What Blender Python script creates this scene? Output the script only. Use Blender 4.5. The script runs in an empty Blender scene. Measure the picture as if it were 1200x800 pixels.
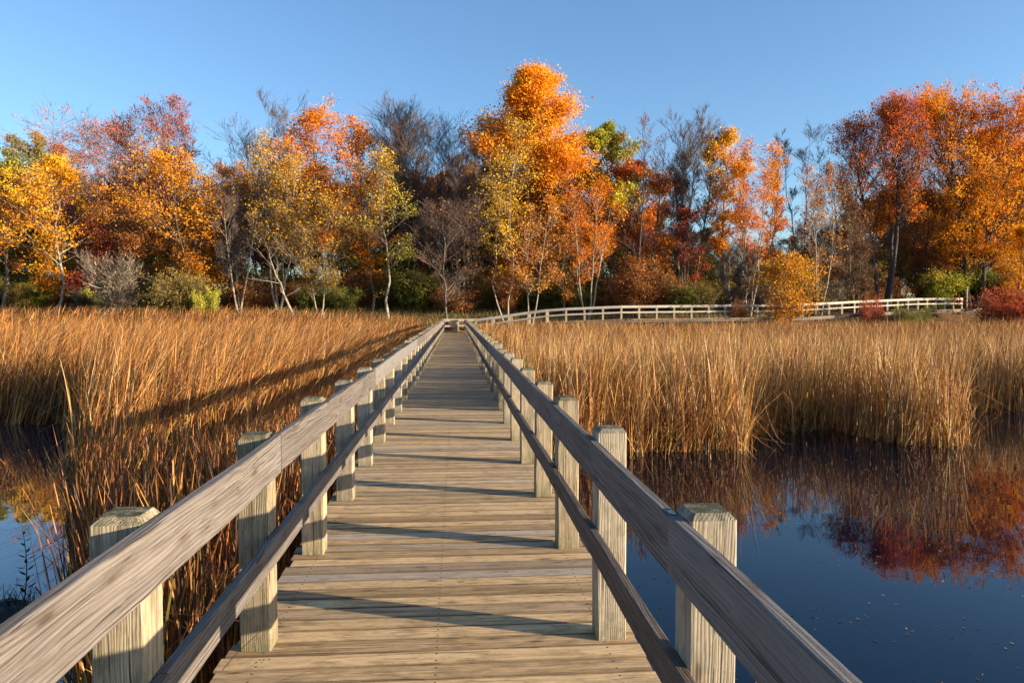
import bpy, math, random
import numpy as np
from mathutils import Vector, Matrix
R_ = math.radians
S = bpy.context.scene
COL = S.collection
random.seed(7)
RNG = np.random.default_rng(11)

# ------------------------------------------------------------------ camera
DECK = 0.75                      # deck height above the water (water is z = 0)
EYE = DECK + 1.70
YAW, PITCH, FPX = math.atan(66/870), math.atan(35/870), 870.0
cam = bpy.data.cameras.new('camera'); camo = bpy.data.objects.new('camera', cam); COL.objects.link(camo)
cam.lens = 26.1; cam.sensor_width = 36; cam.clip_end = 3000; cam.clip_start = 0.05
camo.location = (0, 0, EYE)
camo.rotation_euler = (R_(90) - PITCH, 0, -YAW)
S.camera = camo

# ------------------------------------------------------------------ sky, sun, exposure
SUN_EL, SUN_AZ = R_(11.0), math.atan2(1.73, -0.62)       # azimuth clockwise from +Y
W = bpy.data.worlds.new('World'); S.world = W; W.use_nodes = True
wn = W.node_tree; wn.nodes.clear()
sky = wn.nodes.new('ShaderNodeTexSky'); sky.sky_type = 'NISHITA'; sky.sun_disc = False
sky.sun_elevation = SUN_EL; sky.sun_rotation = SUN_AZ
sky.altitude = 200; sky.air_density = 1.0; sky.dust_density = 1.0; sky.ozone_density = 3.6
bg = wn.nodes.new('ShaderNodeBackground'); bg.inputs['Strength'].default_value = 0.120
wo = wn.nodes.new('ShaderNodeOutputWorld')
wn.links.new(sky.outputs[0], bg.inputs['Color']); wn.links.new(bg.outputs[0], wo.inputs[0])
sd = bpy.data.lights.new('sun', 'SUN'); so = bpy.data.objects.new('sun', sd); COL.objects.link(so)
sd.energy = 5.0; sd.angle = R_(0.5); sd.color = (1.0, 0.83, 0.60)
tosun = Vector((math.sin(SUN_AZ)*math.cos(SUN_EL), math.cos(SUN_AZ)*math.cos(SUN_EL), math.sin(SUN_EL)))
so.rotation_euler = (-tosun).to_track_quat('-Z', 'Y').to_euler()
S.view_settings.view_transform = 'Standard'; S.view_settings.look = 'None'
S.view_settings.exposure = 1.28; S.view_settings.gamma = 1.0
S.view_settings.use_curve_mapping = False
S.render.engine = 'CYCLES'
S.cycles.max_bounces = 6; S.cycles.diffuse_bounces = 3; S.cycles.glossy_bounces = 3
S.cycles.transmission_bounces = 3; S.cycles.transparent_max_bounces = 4
S.cycles.caustics_reflective = False; S.cycles.caustics_refractive = False

# ------------------------------------------------------------------ helpers
def ray(px, py):
    """Direction of a point of the 1200x800 photograph, scaled so that y = 1."""
    sy, cy, sp, cp = math.sin(YAW), math.cos(YAW), math.sin(PITCH), math.cos(PITCH)
    F = Vector((sy*cp, cy*cp, -sp)); Rt = Vector((cy, -sy, 0)); U = Rt.cross(F)
    d = F*FPX + Rt*(px-600) + U*(400-py)
    return d / d.y
def at(px, py, Y):
    d = ray(px, py); return Vector((d.x*Y, Y, EYE + d.z*Y))
def sstep(a, b, x):
    t = np.clip((np.asarray(x, float)-a)/(b-a), 0, 1); return t*t*(3-2*t)
def vnoise(x, y, s=0):
    return (np.sin(x*1.7+y*0.9+s)+np.sin(x*0.53-y*1.31+2*s+1)+np.sin(x*2.9+y*2.3+3*s))/3
def ground(x, y):
    x = np.asarray(x, float); y = np.asarray(y, float)
    shore = 54 - 8*sstep(-4, -16, x) + 3*sstep(25, 40, x) + 1.0*vnoise(x*0.15, y*0.0, 2)
    h = -0.35 + 3.0*sstep(shore, 71+4*sstep(25, 40, x), y) + 1.2*sstep(70, 95, y) + 5*sstep(95, 300, y)
    h = h + 0.10*vnoise(x*0.6, y*0.6)*sstep(shore+2, shore+8, y)
    # low banks far to the sides and behind the camera
    side = sstep(70, 110, np.abs(x)) + sstep(-30, -60, y)
    return np.maximum(h, -0.35 + 3.0*np.clip(side, 0, 1))

def tag(o, label=None, cat=None, group=None, kind=None):
    if label: o['label'] = label
    if cat: o['category'] = cat
    if group: o['group'] = group
    if kind: o['kind'] = kind
    return o
def empty(name, loc=(0,0,0)):
    o = bpy.data.objects.new(name, None); o.location = loc; o.empty_display_size = 0.3
    COL.objects.link(o); return o
def mesh_np(name, V, F, mat, parent=None, attrs=None, loc=None, smooth=False):
    """V (n,3), F (k,3) or (k,4) or a list of such arrays; attrs {name: (n,3) float vectors or (n,4) colours}."""
    me = bpy.data.meshes.new(name)
    V = np.asarray(V, np.float32)
    Fs = F if isinstance(F, list) else [F]
    Fs = [np.asarray(f, np.int32) for f in Fs if len(f)]
    me.vertices.add(len(V)); me.vertices.foreach_set('co', V.ravel())
    idx = np.concatenate([f.ravel() for f in Fs])
    cnt = np.concatenate([np.full(len(f), f.shape[1], np.int32) for f in Fs])
    st = np.concatenate([[0], np.cumsum(cnt)[:-1]]).astype(np.int32)
    me.loops.add(len(idx)); me.loops.foreach_set('vertex_index', idx)
    me.polygons.add(len(cnt)); me.polygons.foreach_set('loop_start', st); me.polygons.foreach_set('loop_total', cnt)
    me.polygons.foreach_set('use_smooth', np.full(len(cnt), bool(smooth)))
    for k, a in (attrs or {}).items():
        a = np.asarray(a, np.float32)
        if a.shape[1] == 4:
            at_ = me.attributes.new(k, 'FLOAT_COLOR', 'POINT'); at_.data.foreach_set('color', a.ravel())
        else:
            at_ = me.attributes.new(k, 'FLOAT_VECTOR', 'POINT'); at_.data.foreach_set('vector', a.ravel())
    me.update(calc_edges=True)
    me.materials.append(mat)
    o = bpy.data.objects.new(name, me); COL.objects.link(o)
    if parent is not None: o.parent = parent
    if loc is not None: o.location = loc
    return o

class NT:
    """tiny node-tree writer"""
    def __init__(s, name):
        s.m = bpy.data.materials.new(name); s.m.use_nodes = True; s.t = s.m.node_tree; s.t.nodes.clear()
        s.out = s.n('ShaderNodeOutputMaterial')
    def n(s, typ, props=None, **inp):
        nd = s.t.nodes.new(typ)
        for k, v in (props or {}).items(): setattr(nd, k, v)
        for k, v in inp.items():
            k2 = k.replace('_', ' ')
            sock = nd.inputs[int(k[1:])] if (k[0] == 'i' and k[1:].isdigit()) else nd.inputs[k2]
            s.put(sock, v)
        return nd
    def put(s, sock, v):
        if isinstance(v, bpy.types.Node): v = v.outputs[0]
        if isinstance(v, bpy.types.NodeSocket): s.t.links.new(v, sock)
        else: sock.default_value = v
    def math(s, op, a, b=None, c=None, clamp=False):
        nd = s.t.nodes.new('ShaderNodeMath'); nd.operation = op; nd.use_clamp = clamp
        s.put(nd.inputs[0], a)
        if b is not None: s.put(nd.inputs[1], b)
        if c is not None: s.put(nd.inputs[2], c)
        return nd.outputs[0]
    def mix(s, f, a, b, mode='MIX'):
        nd = s.t.nodes.new('ShaderNodeMix'); nd.data_type = 'RGBA'; nd.blend_type = mode; nd.clamp_factor = True
        s.put(nd.inputs[0], f); s.put(nd.inputs[6], a); s.put(nd.inputs[7], b)
        return nd.outputs[2]
    def ramp(s, f, stops):
        nd = s.t.nodes.new('ShaderNodeValToRGB'); cr = nd.color_ramp
        while len(cr.elements) < len(stops): cr.elements.new(0.5)
        for e, (p, c) in zip(cr.elements, stops):
            e.position = p; e.color = c if hasattr(c, '__len__') and len(c) == 4 else ((*c, 1) if hasattr(c, '__len__') else (c, c, c, 1))
        s.put(nd.inputs[0], f); return nd.outputs[0]
    def scale(s, v, sc):
        nd = s.t.nodes.new('ShaderNodeVectorMath'); nd.operation = 'MULTIPLY'
        s.put(nd.inputs[0], v); nd.inputs[1].default_value = sc; return nd.outputs[0]
    def noise(s, v, scale=1.0, detail=3.0, rough=0.5, dist=0.0):
        nd = s.n('ShaderNodeTexNoise', Scale=scale, Detail=detail, Roughness=rough, Distortion=dist); s.put(nd.inputs['Vector'], v)
        return nd.outputs[0]

def c4(c): return (c[0], c[1], c[2], 1)

def wood(name, light, dark, stain, moss=(0.05, 0.06, 0.02), moss_amt=0.0, nails=False, crack=0.62, grain=1.0, stain_amt=0.5, top_moss=0.0, fig=(60, 0.17), brd=0.42):
    """Weathered timber: long grain, growth figure, knots, checks, stains. 'gc' runs along the piece, 'lc' is its local place."""
    T = NT(name)
    gc = T.n('ShaderNodeAttribute', {'attribute_name': 'gc'}).outputs['Vector']
    lc = T.n('ShaderNodeAttribute', {'attribute_name': 'lc'}).outputs['Vector']
    rnv = T.n('ShaderNodeSeparateXYZ', Vector=T.n('ShaderNodeAttribute', {'attribute_name': 'rn'}).outputs['Vector']); isl = rnv.outputs[0]
    warp = T.n('ShaderNodeTexNoise', Scale=1.0, Detail=2.0); T.put(warp.inputs['Vector'], T.scale(gc, (1.5, 7, 7)))
    wv = T.n('ShaderNodeVectorMath', {'operation': 'MULTIPLY_ADD'})
    T.put(wv.inputs[0], warp.outputs['Color']); wv.inputs[1].default_value = (0.0, 0.05, 0.05); T.put(wv.inputs[2], gc)
    wg = wv.outputs[0]
    fine = T.noise(T.scale(wg, (1.3, 120, 120)), 1, 6, 0.72)
    figure = T.n('ShaderNodeTexWave', {'wave_type': 'BANDS', 'bands_direction': 'DIAGONAL'}, Scale=1.0, Distortion=3.0, Detail=2.0)
    T.put(figure.inputs['Vector'], T.scale(wg, (0.5, fig[0], fig[0])))
    broad = T.ramp(T.noise(T.scale(wg, (0.9, 38, 38)), 1, 6, 0.72), [(0.33, 0.0), (0.67, 1.0)])
    blot = T.noise(T.scale(gc, (4, 10, 10)), 1, 5, 0.7)
    # knots
    vo = T.n('ShaderNodeTexVoronoi', {'feature': 'F1'}, Scale=1.0); T.put(vo.inputs['Vector'], T.scale(gc, (2.3, 9, 9)))
    knot = T.ramp(vo.outputs['Distance'], [(0.0, 1.0), (0.07, 0.95), (0.11, 0.4), (0.22, 0.0)])
    chk = T.noise(T.scale(wg, (0.8, 95, 95)), 1, 2, 0.5)
    chk = T.ramp(chk, [(crack, 0.0), (crack+0.05, 1.0)])
    line = T.ramp(figure.outputs[1], [(0.0, 0.0), (0.30, 0.75), (1.0, 1.0)])
    f = T.math('ADD', T.math('MULTIPLY', T.ramp(fine, [(0.36, 0.0), (0.64, 1.0)]), 0.46*grain), T.math('MULTIPLY', line, fig[1]*grain))
    f = T.math('ADD', f, T.math('MULTIPLY', broad, brd)); f = T.math('ADD', f, T.math('MULTIPLY', T.math('SUBTRACT', isl, 0.5), 0.62 if nails else 0.3)); f = T.math('ADD', f, 0.17)
    f = T.math('MULTIPLY', f, 0.84)
    col = T.ramp(f, [(0.28, c4(dark)), (0.55, c4([0.5*(a+b) for a, b in zip(light, dark)])), (0.82, c4(light))])
    sf = T.ramp(blot, [(0.5, 0.0), (0.68, 1.0)])
    col = T.mix(T.math('MULTIPLY', sf, stain_amt), col, c4(stain))
    isl2 = T.ramp(rnv.outputs[1], [(0.72, 0.0), (0.8, 0.5), (1.0, 0.85)])
    col = T.mix(T.math('MULTIPLY', isl2, stain_amt), col, c4(stain))
    grey = sum(light)/3*0.95; col = T.mix(T.math('MULTIPLY', T.ramp(rnv.outputs[2], [(0.6, 0.0), (1.0, 1.0)]), 0.45), col, c4((grey, grey*0.97, grey*0.93)))
    if moss_amt:
        mf = T.ramp(T.noise(T.scale(gc, (9, 22, 22)), 1, 5, 0.7), [(0.5, 0.0), (0.62, 1.0)])
        col = T.mix(T.math('MULTIPLY', mf, moss_amt), col, c4(moss))
    if top_moss:
        up = T.n('ShaderNodeSeparateXYZ', Vector=T.n('ShaderNodeNewGeometry').outputs['Normal']).outputs[2]
        uf = T.ramp(up, [(0.35, 0.0), (0.8, 1.0)])
        mm = T.ramp(T.noise(T.scale(gc, (25, 25, 25)), 1, 4, 0.65), [(0.34, 0.15), (0.5, 1.0)])
        col = T.mix(T.math('MULTIPLY', T.math('MULTIPLY', uf, mm), top_moss), col, c4(moss))
        # damp algae near the foot of the post
        lx = T.n('ShaderNodeSeparateXYZ', Vector=lc).outputs[0]
        ft = T.ramp(lx, [(0.0, 1.0), (0.16, 0.0)])
        col = T.mix(T.math('MULTIPLY', T.math('MULTIPLY', ft, mm), 0.55), col, c4((0.10, 0.11, 0.05)))
    col = T.mix(T.math('MULTIPLY', knot, 0.8), col, c4((0.06, 0.035, 0.02)))
    col = T.mix(T.math('MULTIPLY', chk, 0.75), col, c4((0.03, 0.024, 0.02)))
    if nails:
        s = T.n('ShaderNodeSeparateXYZ', Vector=lc)
        au = T.math('ABSOLUTE', T.math('SUBTRACT', T.math('ABSOLUTE', s.outputs[0]), 0.0))
        res = None
        for off in (0.0, 0.86):
            du = T.math('SUBTRACT', T.math('ABSOLUTE', s.outputs[0]), off)
            dv = T.math('SUBTRACT', T.math('ABSOLUTE', s.outputs[1]), 0.036)
            d = T.math('SQRT', T.math('ADD', T.math('MULTIPLY', du, du), T.math('MULTIPLY', dv, dv)))
            k = T.ramp(d, [(0.0045, 1.0), (0.0065, 0.0)])
            res = k if res is None else T.math('MAXIMUM', res, k)
        col = T.mix(res, col, c4((0.02, 0.017, 0.015)))
        grime = T.ramp(T.math('ABSOLUTE', s.outputs[1]), [(0.054, 0.0), (0.066, 0.75)])      # dirt in the joints between boards
        col = T.mix(grime, col, c4((0.09, 0.06, 0.035)))
    hgt = T.math('SUBTRACT', T.math('ADD', T.math('MULTIPLY', fine, 0.7), T.math('MULTIPLY', figure.outputs[1], 0.2)), T.math('MULTIPLY', chk, 1.1))
    bump = T.n('ShaderNodeBump', Strength=0.75, Distance=0.006, Height=hgt)
    p = T.n('ShaderNodeBsdfPrincipled', Roughness=0.85)
    T.put(p.inputs['Base Color'], col); T.put(p.inputs['Normal'], bump); p.inputs['Specular IOR Level'].default_value = 0.25
    T.put(T.out.inputs[0], p); return T.m

def leafmat(name, trans=0.4, rough=0.6, gloss=0.06):
    T = NT(name)
    c = T.n('ShaderNodeAttribute', {'attribute_name': 'Col'}).outputs['Color']
    d = T.n('ShaderNodeBsdfDiffuse', Color=c); t = T.n('ShaderNodeBsdfTranslucent', Color=c)
    mx = T.n('ShaderNodeMixShader', i0=trans, i1=d, i2=t)
    g = T.n('ShaderNodeBsdfGlossy', Roughness=rough); g.inputs['Color'].default_value = (1, 1, 1, 1)
    m2 = T.n('ShaderNodeMixShader', i0=gloss, i1=mx, i2=g)
    T.put(T.out.inputs[0], m2); return T.m
def barkmat(name, a, b):
    T = NT(name)
    p = T.n('ShaderNodeNewGeometry').outputs['Position']
    n = T.noise(T.scale(p, (9, 9, 2.0)), 1, 5, 0.7)
    col = T.ramp(n, [(0.35, c4(b)), (0.65, c4(a))])
    bs = T.n('ShaderNodeBsdfPrincipled', Roughness=0.9); T.put(bs.inputs['Base Color'], col); bs.inputs['Specular IOR Level'].default_value = 0.2
    T.put(bs.inputs['Normal'], T.n('ShaderNodeBump', Strength=0.6, Distance=0.03, Height=n))
    T.put(T.out.inputs[0], bs); return T.m
def plainmat(name, c, rough=0.8):
    T = NT(name)
    p = T.n('ShaderNodeNewGeometry').outputs['Position']
    n = T.noise(T.scale(p, (30, 30, 30)), 1, 4, 0.6)
    col = T.mix(n, c4([v*0.6 for v in c]), c4([min(1, v*1.3) for v in c]))
    bs = T.n('ShaderNodeBsdfPrincipled', Roughness=rough); T.put(bs.inputs['Base Color'], col)
    T.put(T.out.inputs[0], bs); return T.m

M_DECK = wood('deck_timber', (0.72, 0.49, 0.255), (0.28, 0.18, 0.09), (0.20, 0.125, 0.055), moss_amt=0.3, nails=True, crack=0.63, stain_amt=0.55)
M_RAIL = wood('rail_timber', (0.225, 0.19, 0.165), (0.065, 0.054, 0.047), (0.08, 0.06, 0.045), crack=0.66, stain_amt=0.3, grain=1.0, fig=(38, 0.26), brd=0.26)
M_POST = wood('post_timber', (0.54, 0.43, 0.28), (0.19, 0.145, 0.09), (0.13, 0.105, 0.065), moss=(0.035, 0.042, 0.016), moss_amt=0.3, crack=0.64, stain_amt=0.35, top_moss=0.9)
M_PALE = wood('bleached_timber', (0.58, 0.51, 0.41), (0.28, 0.24, 0.19), (0.36, 0.30, 0.23), crack=0.72, stain_amt=0.2)
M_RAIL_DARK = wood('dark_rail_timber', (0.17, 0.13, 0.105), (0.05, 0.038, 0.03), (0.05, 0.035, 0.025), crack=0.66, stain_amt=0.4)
M_BEAM = wood('beam_timber', (0.20, 0.17, 0.13), (0.09, 0.075, 0.055), (0.05, 0.045, 0.03), crack=0.66)
M_LEAF = leafmat('leaf', 0.35, 0.6, 0.008)
M_REED = leafmat('reed_leaf', 0.22, 0.5, 0.02)
M_BARK = {'pale': barkmat('pale_bark', (0.40, 0.34, 0.27), (0.18, 0.145, 0.11)),
          'grey': barkmat('grey_bark', (0.21, 0.165, 0.13), (0.09, 0.07, 0.055)),
          'dark': barkmat('dark_bark', (0.11, 0.09, 0.08), (0.045, 0.037, 0.033)),
          'twig': barkmat('twig_bark', (0.20, 0.14, 0.11), (0.11, 0.08, 0.065))}

# ------------------------------------------------------------------ ground, water
def axis(lo, hi, fine_lo, fine_hi, fs, cs):
    a = list(np.arange(fine_lo, fine_hi, fs)); x = fine_lo; st = fs; L = []
    while x > lo: st = min(cs, st*1.25); x -= st; L.append(x)
    x = fine_hi; st = fs; Rr = [fine_hi]
    while x < hi: st = min(cs, st*1.25); x += st; Rr.append(x)
    return np.array(L[::-1]+a+Rr)
gx = axis(-1200, 1200, -60, 65, 1.0, 90); gy = axis(-900, 1500, -10, 110, 1.0, 90)
GX, GY = np.meshgrid(gx, gy); GZ = ground(GX, GY)
nv = np.stack([GX.ravel(), GY.ravel(), GZ.ravel()], 1)
ii = np.arange(len(gy)-1)[:, None]*len(gx)+np.arange(len(gx)-1)[None, :]
ff = np.stack([ii, ii+1, ii+1+len(gx), ii+len(gx)], -1).reshape(-1, 4)
T = NT('forest_floor')
p = T.n('ShaderNodeNewGeometry').outputs['Position']
n1 = T.noise(p, 0.35, 5, 0.6); n2 = T.noise(p, 4.0, 6, 0.75); n3 = T.noise(p, 18.0, 3, 0.6)
c = T.ramp(n2, [(0.35, c4((0.06, 0.035, 0.018))), (0.5, c4((0.20, 0.10, 0.03))), (0.66, c4((0.42, 0.19, 0.04)))])
c = T.mix(T.ramp(n1, [(0.45, 0.0), (0.62, 0.8)]), c, T.ramp(n3, [(0.4, c4((0.045, 0.055, 0.018))), (0.7, c4((0.14, 0.13, 0.04)))]))
bs = T.n('ShaderNodeBsdfPrincipled', Roughness=0.95); T.put(bs.inputs['Base Color'], c)
T.put(bs.inputs['Normal'], T.n('ShaderNodeBump', Strength=0.9, Distance=0.12, Height=n2)); T.put(T.out.inputs[0], bs)
g = mesh_np('ground', nv, ff, T.m, smooth=True); tag(g, kind='structure')

def water_mat(name, base, ior, tint=(1, 1, 1, 1)):
    T = NT(name)
    p = T.n('ShaderNodeNewGeometry').outputs['Position']
    a = T.noise(T.scale(p, (1.0, 1.0, 1.0)), 0.9, 2, 0.5); b = T.noise(T.scale(p, (1.0, 1.0, 1.0)), 7.0, 2, 0.5)
    h = T.math('ADD', a, T.math('MULTIPLY', b, 0.06))
    bs = T.n('ShaderNodeBsdfPrincipled', Roughness=0.015); bs.inputs['Base Color'].default_value = c4(base); bs.inputs['IOR'].default_value = ior; bs.inputs['Specular Tint'].default_value = tint
    T.put(bs.inputs['Normal'], T.n('ShaderNodeBump', Strength=0.05, Distance=0.05, Height=h))
    T.put(T.out.inputs[0], bs); return T.m
def sheet(name, x0, x1, y0, y1, mat):
    nx = int((x1-x0)/6)+1; ny = int((y1-y0)/6)+1
    xs = np.linspace(x0, x1, nx); ys = np.linspace(y0, y1, ny); X, Y = np.meshgrid(xs, ys)
    i = np.arange(ny-1)[:, None]*nx+np.arange(nx-1)[None, :]
    return mesh_np(name, np.stack([X.ravel(), Y.ravel(), X.ravel()*0], 1), np.stack([i, i+1, i+1+nx, i+nx], -1).reshape(-1, 4), mat)
tag(sheet('water', -0.1, 120, -70, 64, water_mat('deep_water', (0.0005, 0.003, 0.010), 1.37, (0.6, 0.85, 1, 1))), kind='structure')
tag(sheet('water', -120, -0.1, -70, 64, water_mat('still_water', (0.004, 0.014, 0.03), 1.9)), kind='structure')

# ------------------------------------------------------------------ timber pieces
class MB:
    def __init__(s): s.V, s.F4, s.FN, s.gc, s.lc, s.rn = [], [], [], [], [], []
    def bar(s, p0, p1, w, h, ch=0.006, up=(0,0,1), seg=0.5, jit=0.0015, capin=0.0, capw=0.0, u0=None):
        """A sawn piece from p0 to p1, w wide and h high, chamfered, slightly uneven; capin bevels the far end."""
        p0 = Vector(p0); p1 = Vector(p1); d = p1-p0; L = d.length; d.normalize()
        side = d.cross(Vector(up)).normalized(); upv = side.cross(d).normalized()
        n = max(1, int(L/seg)); ts = [i*L/n for i in range(n+1)]; ins = [0.0]*(n+1)
        if capin: ts[-1] = L-capin; ts.append(L); ins.append(capw)
        off = np.array([random.uniform(0, 90), random.uniform(0, 50), random.uniform(0, 50)])
        b = len(s.V); rn = (random.random(), random.random(), random.random())
        for t, q in zip(ts, ins):
            hw, hh = w/2-q, h/2-q; k = max(ch, 0.0005)
            j1, j2 = random.gauss(0, jit), random.gauss(0, jit)
            sec = [(-hw+k, -hh), (hw-k, -hh), (hw, -hh+k), (hw, hh-k), (hw-k, hh), (-hw+k, hh), (-hw, hh-k), (-hw, -hh+k)]
            for a, c_ in sec:
                a += j1+random.gauss(0, jit*0.3); c_ += j2+random.gauss(0, jit*0.3)
                s.V.append(p0+d*t+side*a+upv*c_); s.gc.append((t+off[0], a+off[1], c_+off[2])); s.lc.append((t-(L/2 if u0 is None else u0), a, c_)); s.rn.append(rn)
        for i in range(len(ts)-1):
            for j in range(8):
                q = b+i*8; s.F4.append((q+j, q+(j+1) % 8, q+8+(j+1) % 8, q+8+j))
        s.FN.append(tuple(b+j for j in range(7, -1, -1))); e = b+(len(ts)-1)*8; s.FN.append(tuple(e+j for j in range(8)))
    def build(s, name, mat, parent=None):
        o = mesh_np(name, np.array([tuple(v) for v in s.V]), [np.array(s.F4), np.array(s.FN)], mat, parent,
                    {'gc': np.array(s.gc), 'lc': np.array(s.lc), 'rn': np.array(s.rn)})
        return o

# ------------------------------------------------------------------ the straight boardwalk
XI_L, XI_R = -0.925, 0.725           # inner faces of the posts
PW = 0.152; BAY = 1.49; Y0 = 3.73-BAY*4
YEND = 60.0
bw = empty('boardwalk', (-0.1, 3.0, 0)); INV = Matrix.Translation((0.1, -3.0, 0))
tag(bw, 'long straight grey timber boardwalk with two-rail sides running through the reeds', 'boardwalk')
def under(o, root):
    o.parent = root; o.matrix_parent_inverse = Matrix.Translation(-Vector(root.location)); return o
m = MB(); y = -5.0
while y < YEND-0.02:
    wv_ = random.uniform(-0.002, 0.002); z = DECK-0.019+random.gauss(0, 0.0018)
    xl, xr = -1.135+random.gauss(0, 0.010), 0.935+random.gauss(0, 0.010)
    m.bar((xl, y+0.07, z+random.gauss(0, .0015)), (xr, y+0.07+random.gauss(0, .001), z+random.gauss(0, .0015)), 0.1340+wv_, 0.038, 0.002, seg=0.35, jit=0.0009, u0=-0.1-xl)
    y += 0.1448+random.uniform(-0.0008, 0.0008)
under(m.build('deck', M_DECK), bw)
m = MB()
for x in (-1.02, -0.1, 0.82):
    yy = -5.0
    while yy < YEND: m.bar((x, yy, DECK-0.135), (x, min(yy+4.47, YEND), DECK-0.135), 0.06, 0.19); yy += 4.475
under(m.build('beam', M_BEAM), bw)
npost = int((YEND-Y0)/BAY)+1
for i in range(npost):
    yb = Y0+i*BAY
    for xc in (XI_L-PW/2, XI_R+PW/2):
        m = MB(); tw = random.gauss(0, 0.004); hh = 1.085+random.gauss(0, 0.012)
        m.bar((xc, yb+PW/2, DECK+0.001), (xc+tw, yb+PW/2+random.gauss(0, 0.004), DECK+hh), PW, PW, 0.007, up=(0, 1, 0), seg=0.3, jit=0.0012, capin=0.022, capw=0.018, u0=0)
        under(m.build('post', M_POST), bw)
    if i % 2 == 0:
        for xc in (-0.99, 0.79):
            m = MB(); m.bar((xc, yb+PW/2, -0.4), (xc, yb+PW/2, DECK-0.235), 0.16, 0.16, 0.01, up=(0, 1, 0)); under(m.build('pile', M_BEAM), bw)
# rails: planks on edge fixed to the posts' inner faces, three bays long, joints at the posts
def rails(side, zc, hgt, thick, name, phase, mat=None):    # heights measured from the deck
    x = (XI_L+thick/2+0.002) if side < 0 else (XI_R-thick/2-0.002)
    ys = [Y0-0.4]+[Y0+PW/2+BAY*k for k in range(phase, npost, 3)]+[YEND]
    zz = [DECK+zc+random.gauss(0, 0.006) for _ in ys]
    for a in range(len(ys)-1):
        if ys[a+1]-ys[a] < 0.2: continue
        m = MB(); dz = random.gauss(0, 0.004); dx = random.gauss(0, 0.0015)
        m.bar((x+dx, ys[a]+0.0015, zz[a]+dz), (x+dx*0.5, ys[a+1]-0.0015, zz[a+1]+dz), thick, hgt, 0.005, seg=0.45, jit=0.0014)
        under(m.build(name, mat or M_RAIL), bw)
rails(-1, 0.978, 0.192, 0.042, 'top_rail', 4); rails(1, 0.945, 0.192, 0.042, 'top_rail', 3)
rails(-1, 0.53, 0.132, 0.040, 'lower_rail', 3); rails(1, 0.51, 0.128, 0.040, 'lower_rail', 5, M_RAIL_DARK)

# ------------------------------------------------------------------ the second boardwalk, turning right and climbing to the wood
b2 = empty('boardwalk', (3.0, 60, 0))
tag(b2, 'pale sunlit boardwalk with white looking rails curving right along the foot of the trees', 'boardwalk')
far = [(-1.3, 61.2, 0.0), (2.0, 61.2, 0.02), (7.2, 60.3, 0.78), (8.6, 60.0, 0.90), (13.5, 59.4, 1.10), (21.5, 60.0, 1.18), (28.5, 61.2, 1.24), (35.5, 63.5, 1.58), (43.5, 67.0, 1.88), (50.4, 70.4, 1.98)]
def walk(pts, step):
    P = [Vector((a, b, DECK+c)) for a, b, c in pts]; out = []; need = 0.0
    for a, b in zip(P[:-1], P[1:]):
        L = (b-a).length; t = need
        while t < L: out.append(a.lerp(b, t/L)); t += step
        need = t-L
    return out
side_pts = walk(far, BAY)
def offset(pts, d):
    o = []
    for i, q in enumerate(pts):
        t = (pts[min(i+1, len(pts)-1)]-pts[max(i-1, 0)]); t.z = 0; t.normalize()
        o.append(q+Vector((t.y, -t.x, 0))*d)        # d > 0: towards the camera
    return o
near = offset(side_pts, 1.75)
def railing(pts, front, root):
    for i, q in enumerate(pts):
        m = MB(); m.bar(q+Vector((0, 0, -0.25)), q+Vector((0, 0, 1.05)), PW, PW, 0.008, up=(0, 1, 0), capin=0.02, capw=0.02, u0=0); under(m.build('post', M_POST), root)
    off = offset(pts, front)
    for i in range(0, len(off)-1, 3):
        seq = off[i:i+4]
        for nm, z, h in (('top_rail', 0.985, 0.20), ('lower_rail', 0.53, 0.13)):
            m = MB()
            for a, b in zip(seq[:-1], seq[1:]): m.bar(a+Vector((0, 0, z)), b+Vector((0, 0, z)), 0.042, h, 0.004, seg=0.8)
            under(m.build(nm, M_PALE), root)
railing(side_pts[1:], 0.10, b2)
railing(near[2:7], 0.10, b2)
m = MB()
fine_p = walk(far, 0.146); ofn = offset(fine_p, 1.9)
for a, b in zip(fine_p[::1], ofn[::1]):
    m.bar(a+Vector((0, 0, -0.02)), b+Vector((0, 0, -0.02)), 0.14, 0.038, 0.004, seg=1.0)
under(m.build('deck', M_DECK), b2)
for seq in (offset(side_pts, 0.1), offset(side_pts, 1.8)):
    mb2 = MB()
    for a, b in zip(seq[:-1], seq[1:]): mb2.bar(a+Vector((0, 0, -0.15)), b+Vector((0, 0, -0.15)), 0.05, 0.20)
    under(mb2.build('beam', M_RAIL), b2)
# closing rails across the end of the straight walk
m = MB(); m.bar((-1.1, 61.35, DECK+0.985), (3.2, 61.35, DECK+0.985), 0.04, 0.24); under(m.build('top_rail', M_PALE), b2)
m = MB(); m.bar((-1.1, 61.35, DECK+0.50), (1.2, 61.35, DECK+0.50), 0.04, 0.15); under(m.build('lower_rail', M_PALE), b2)

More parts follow.
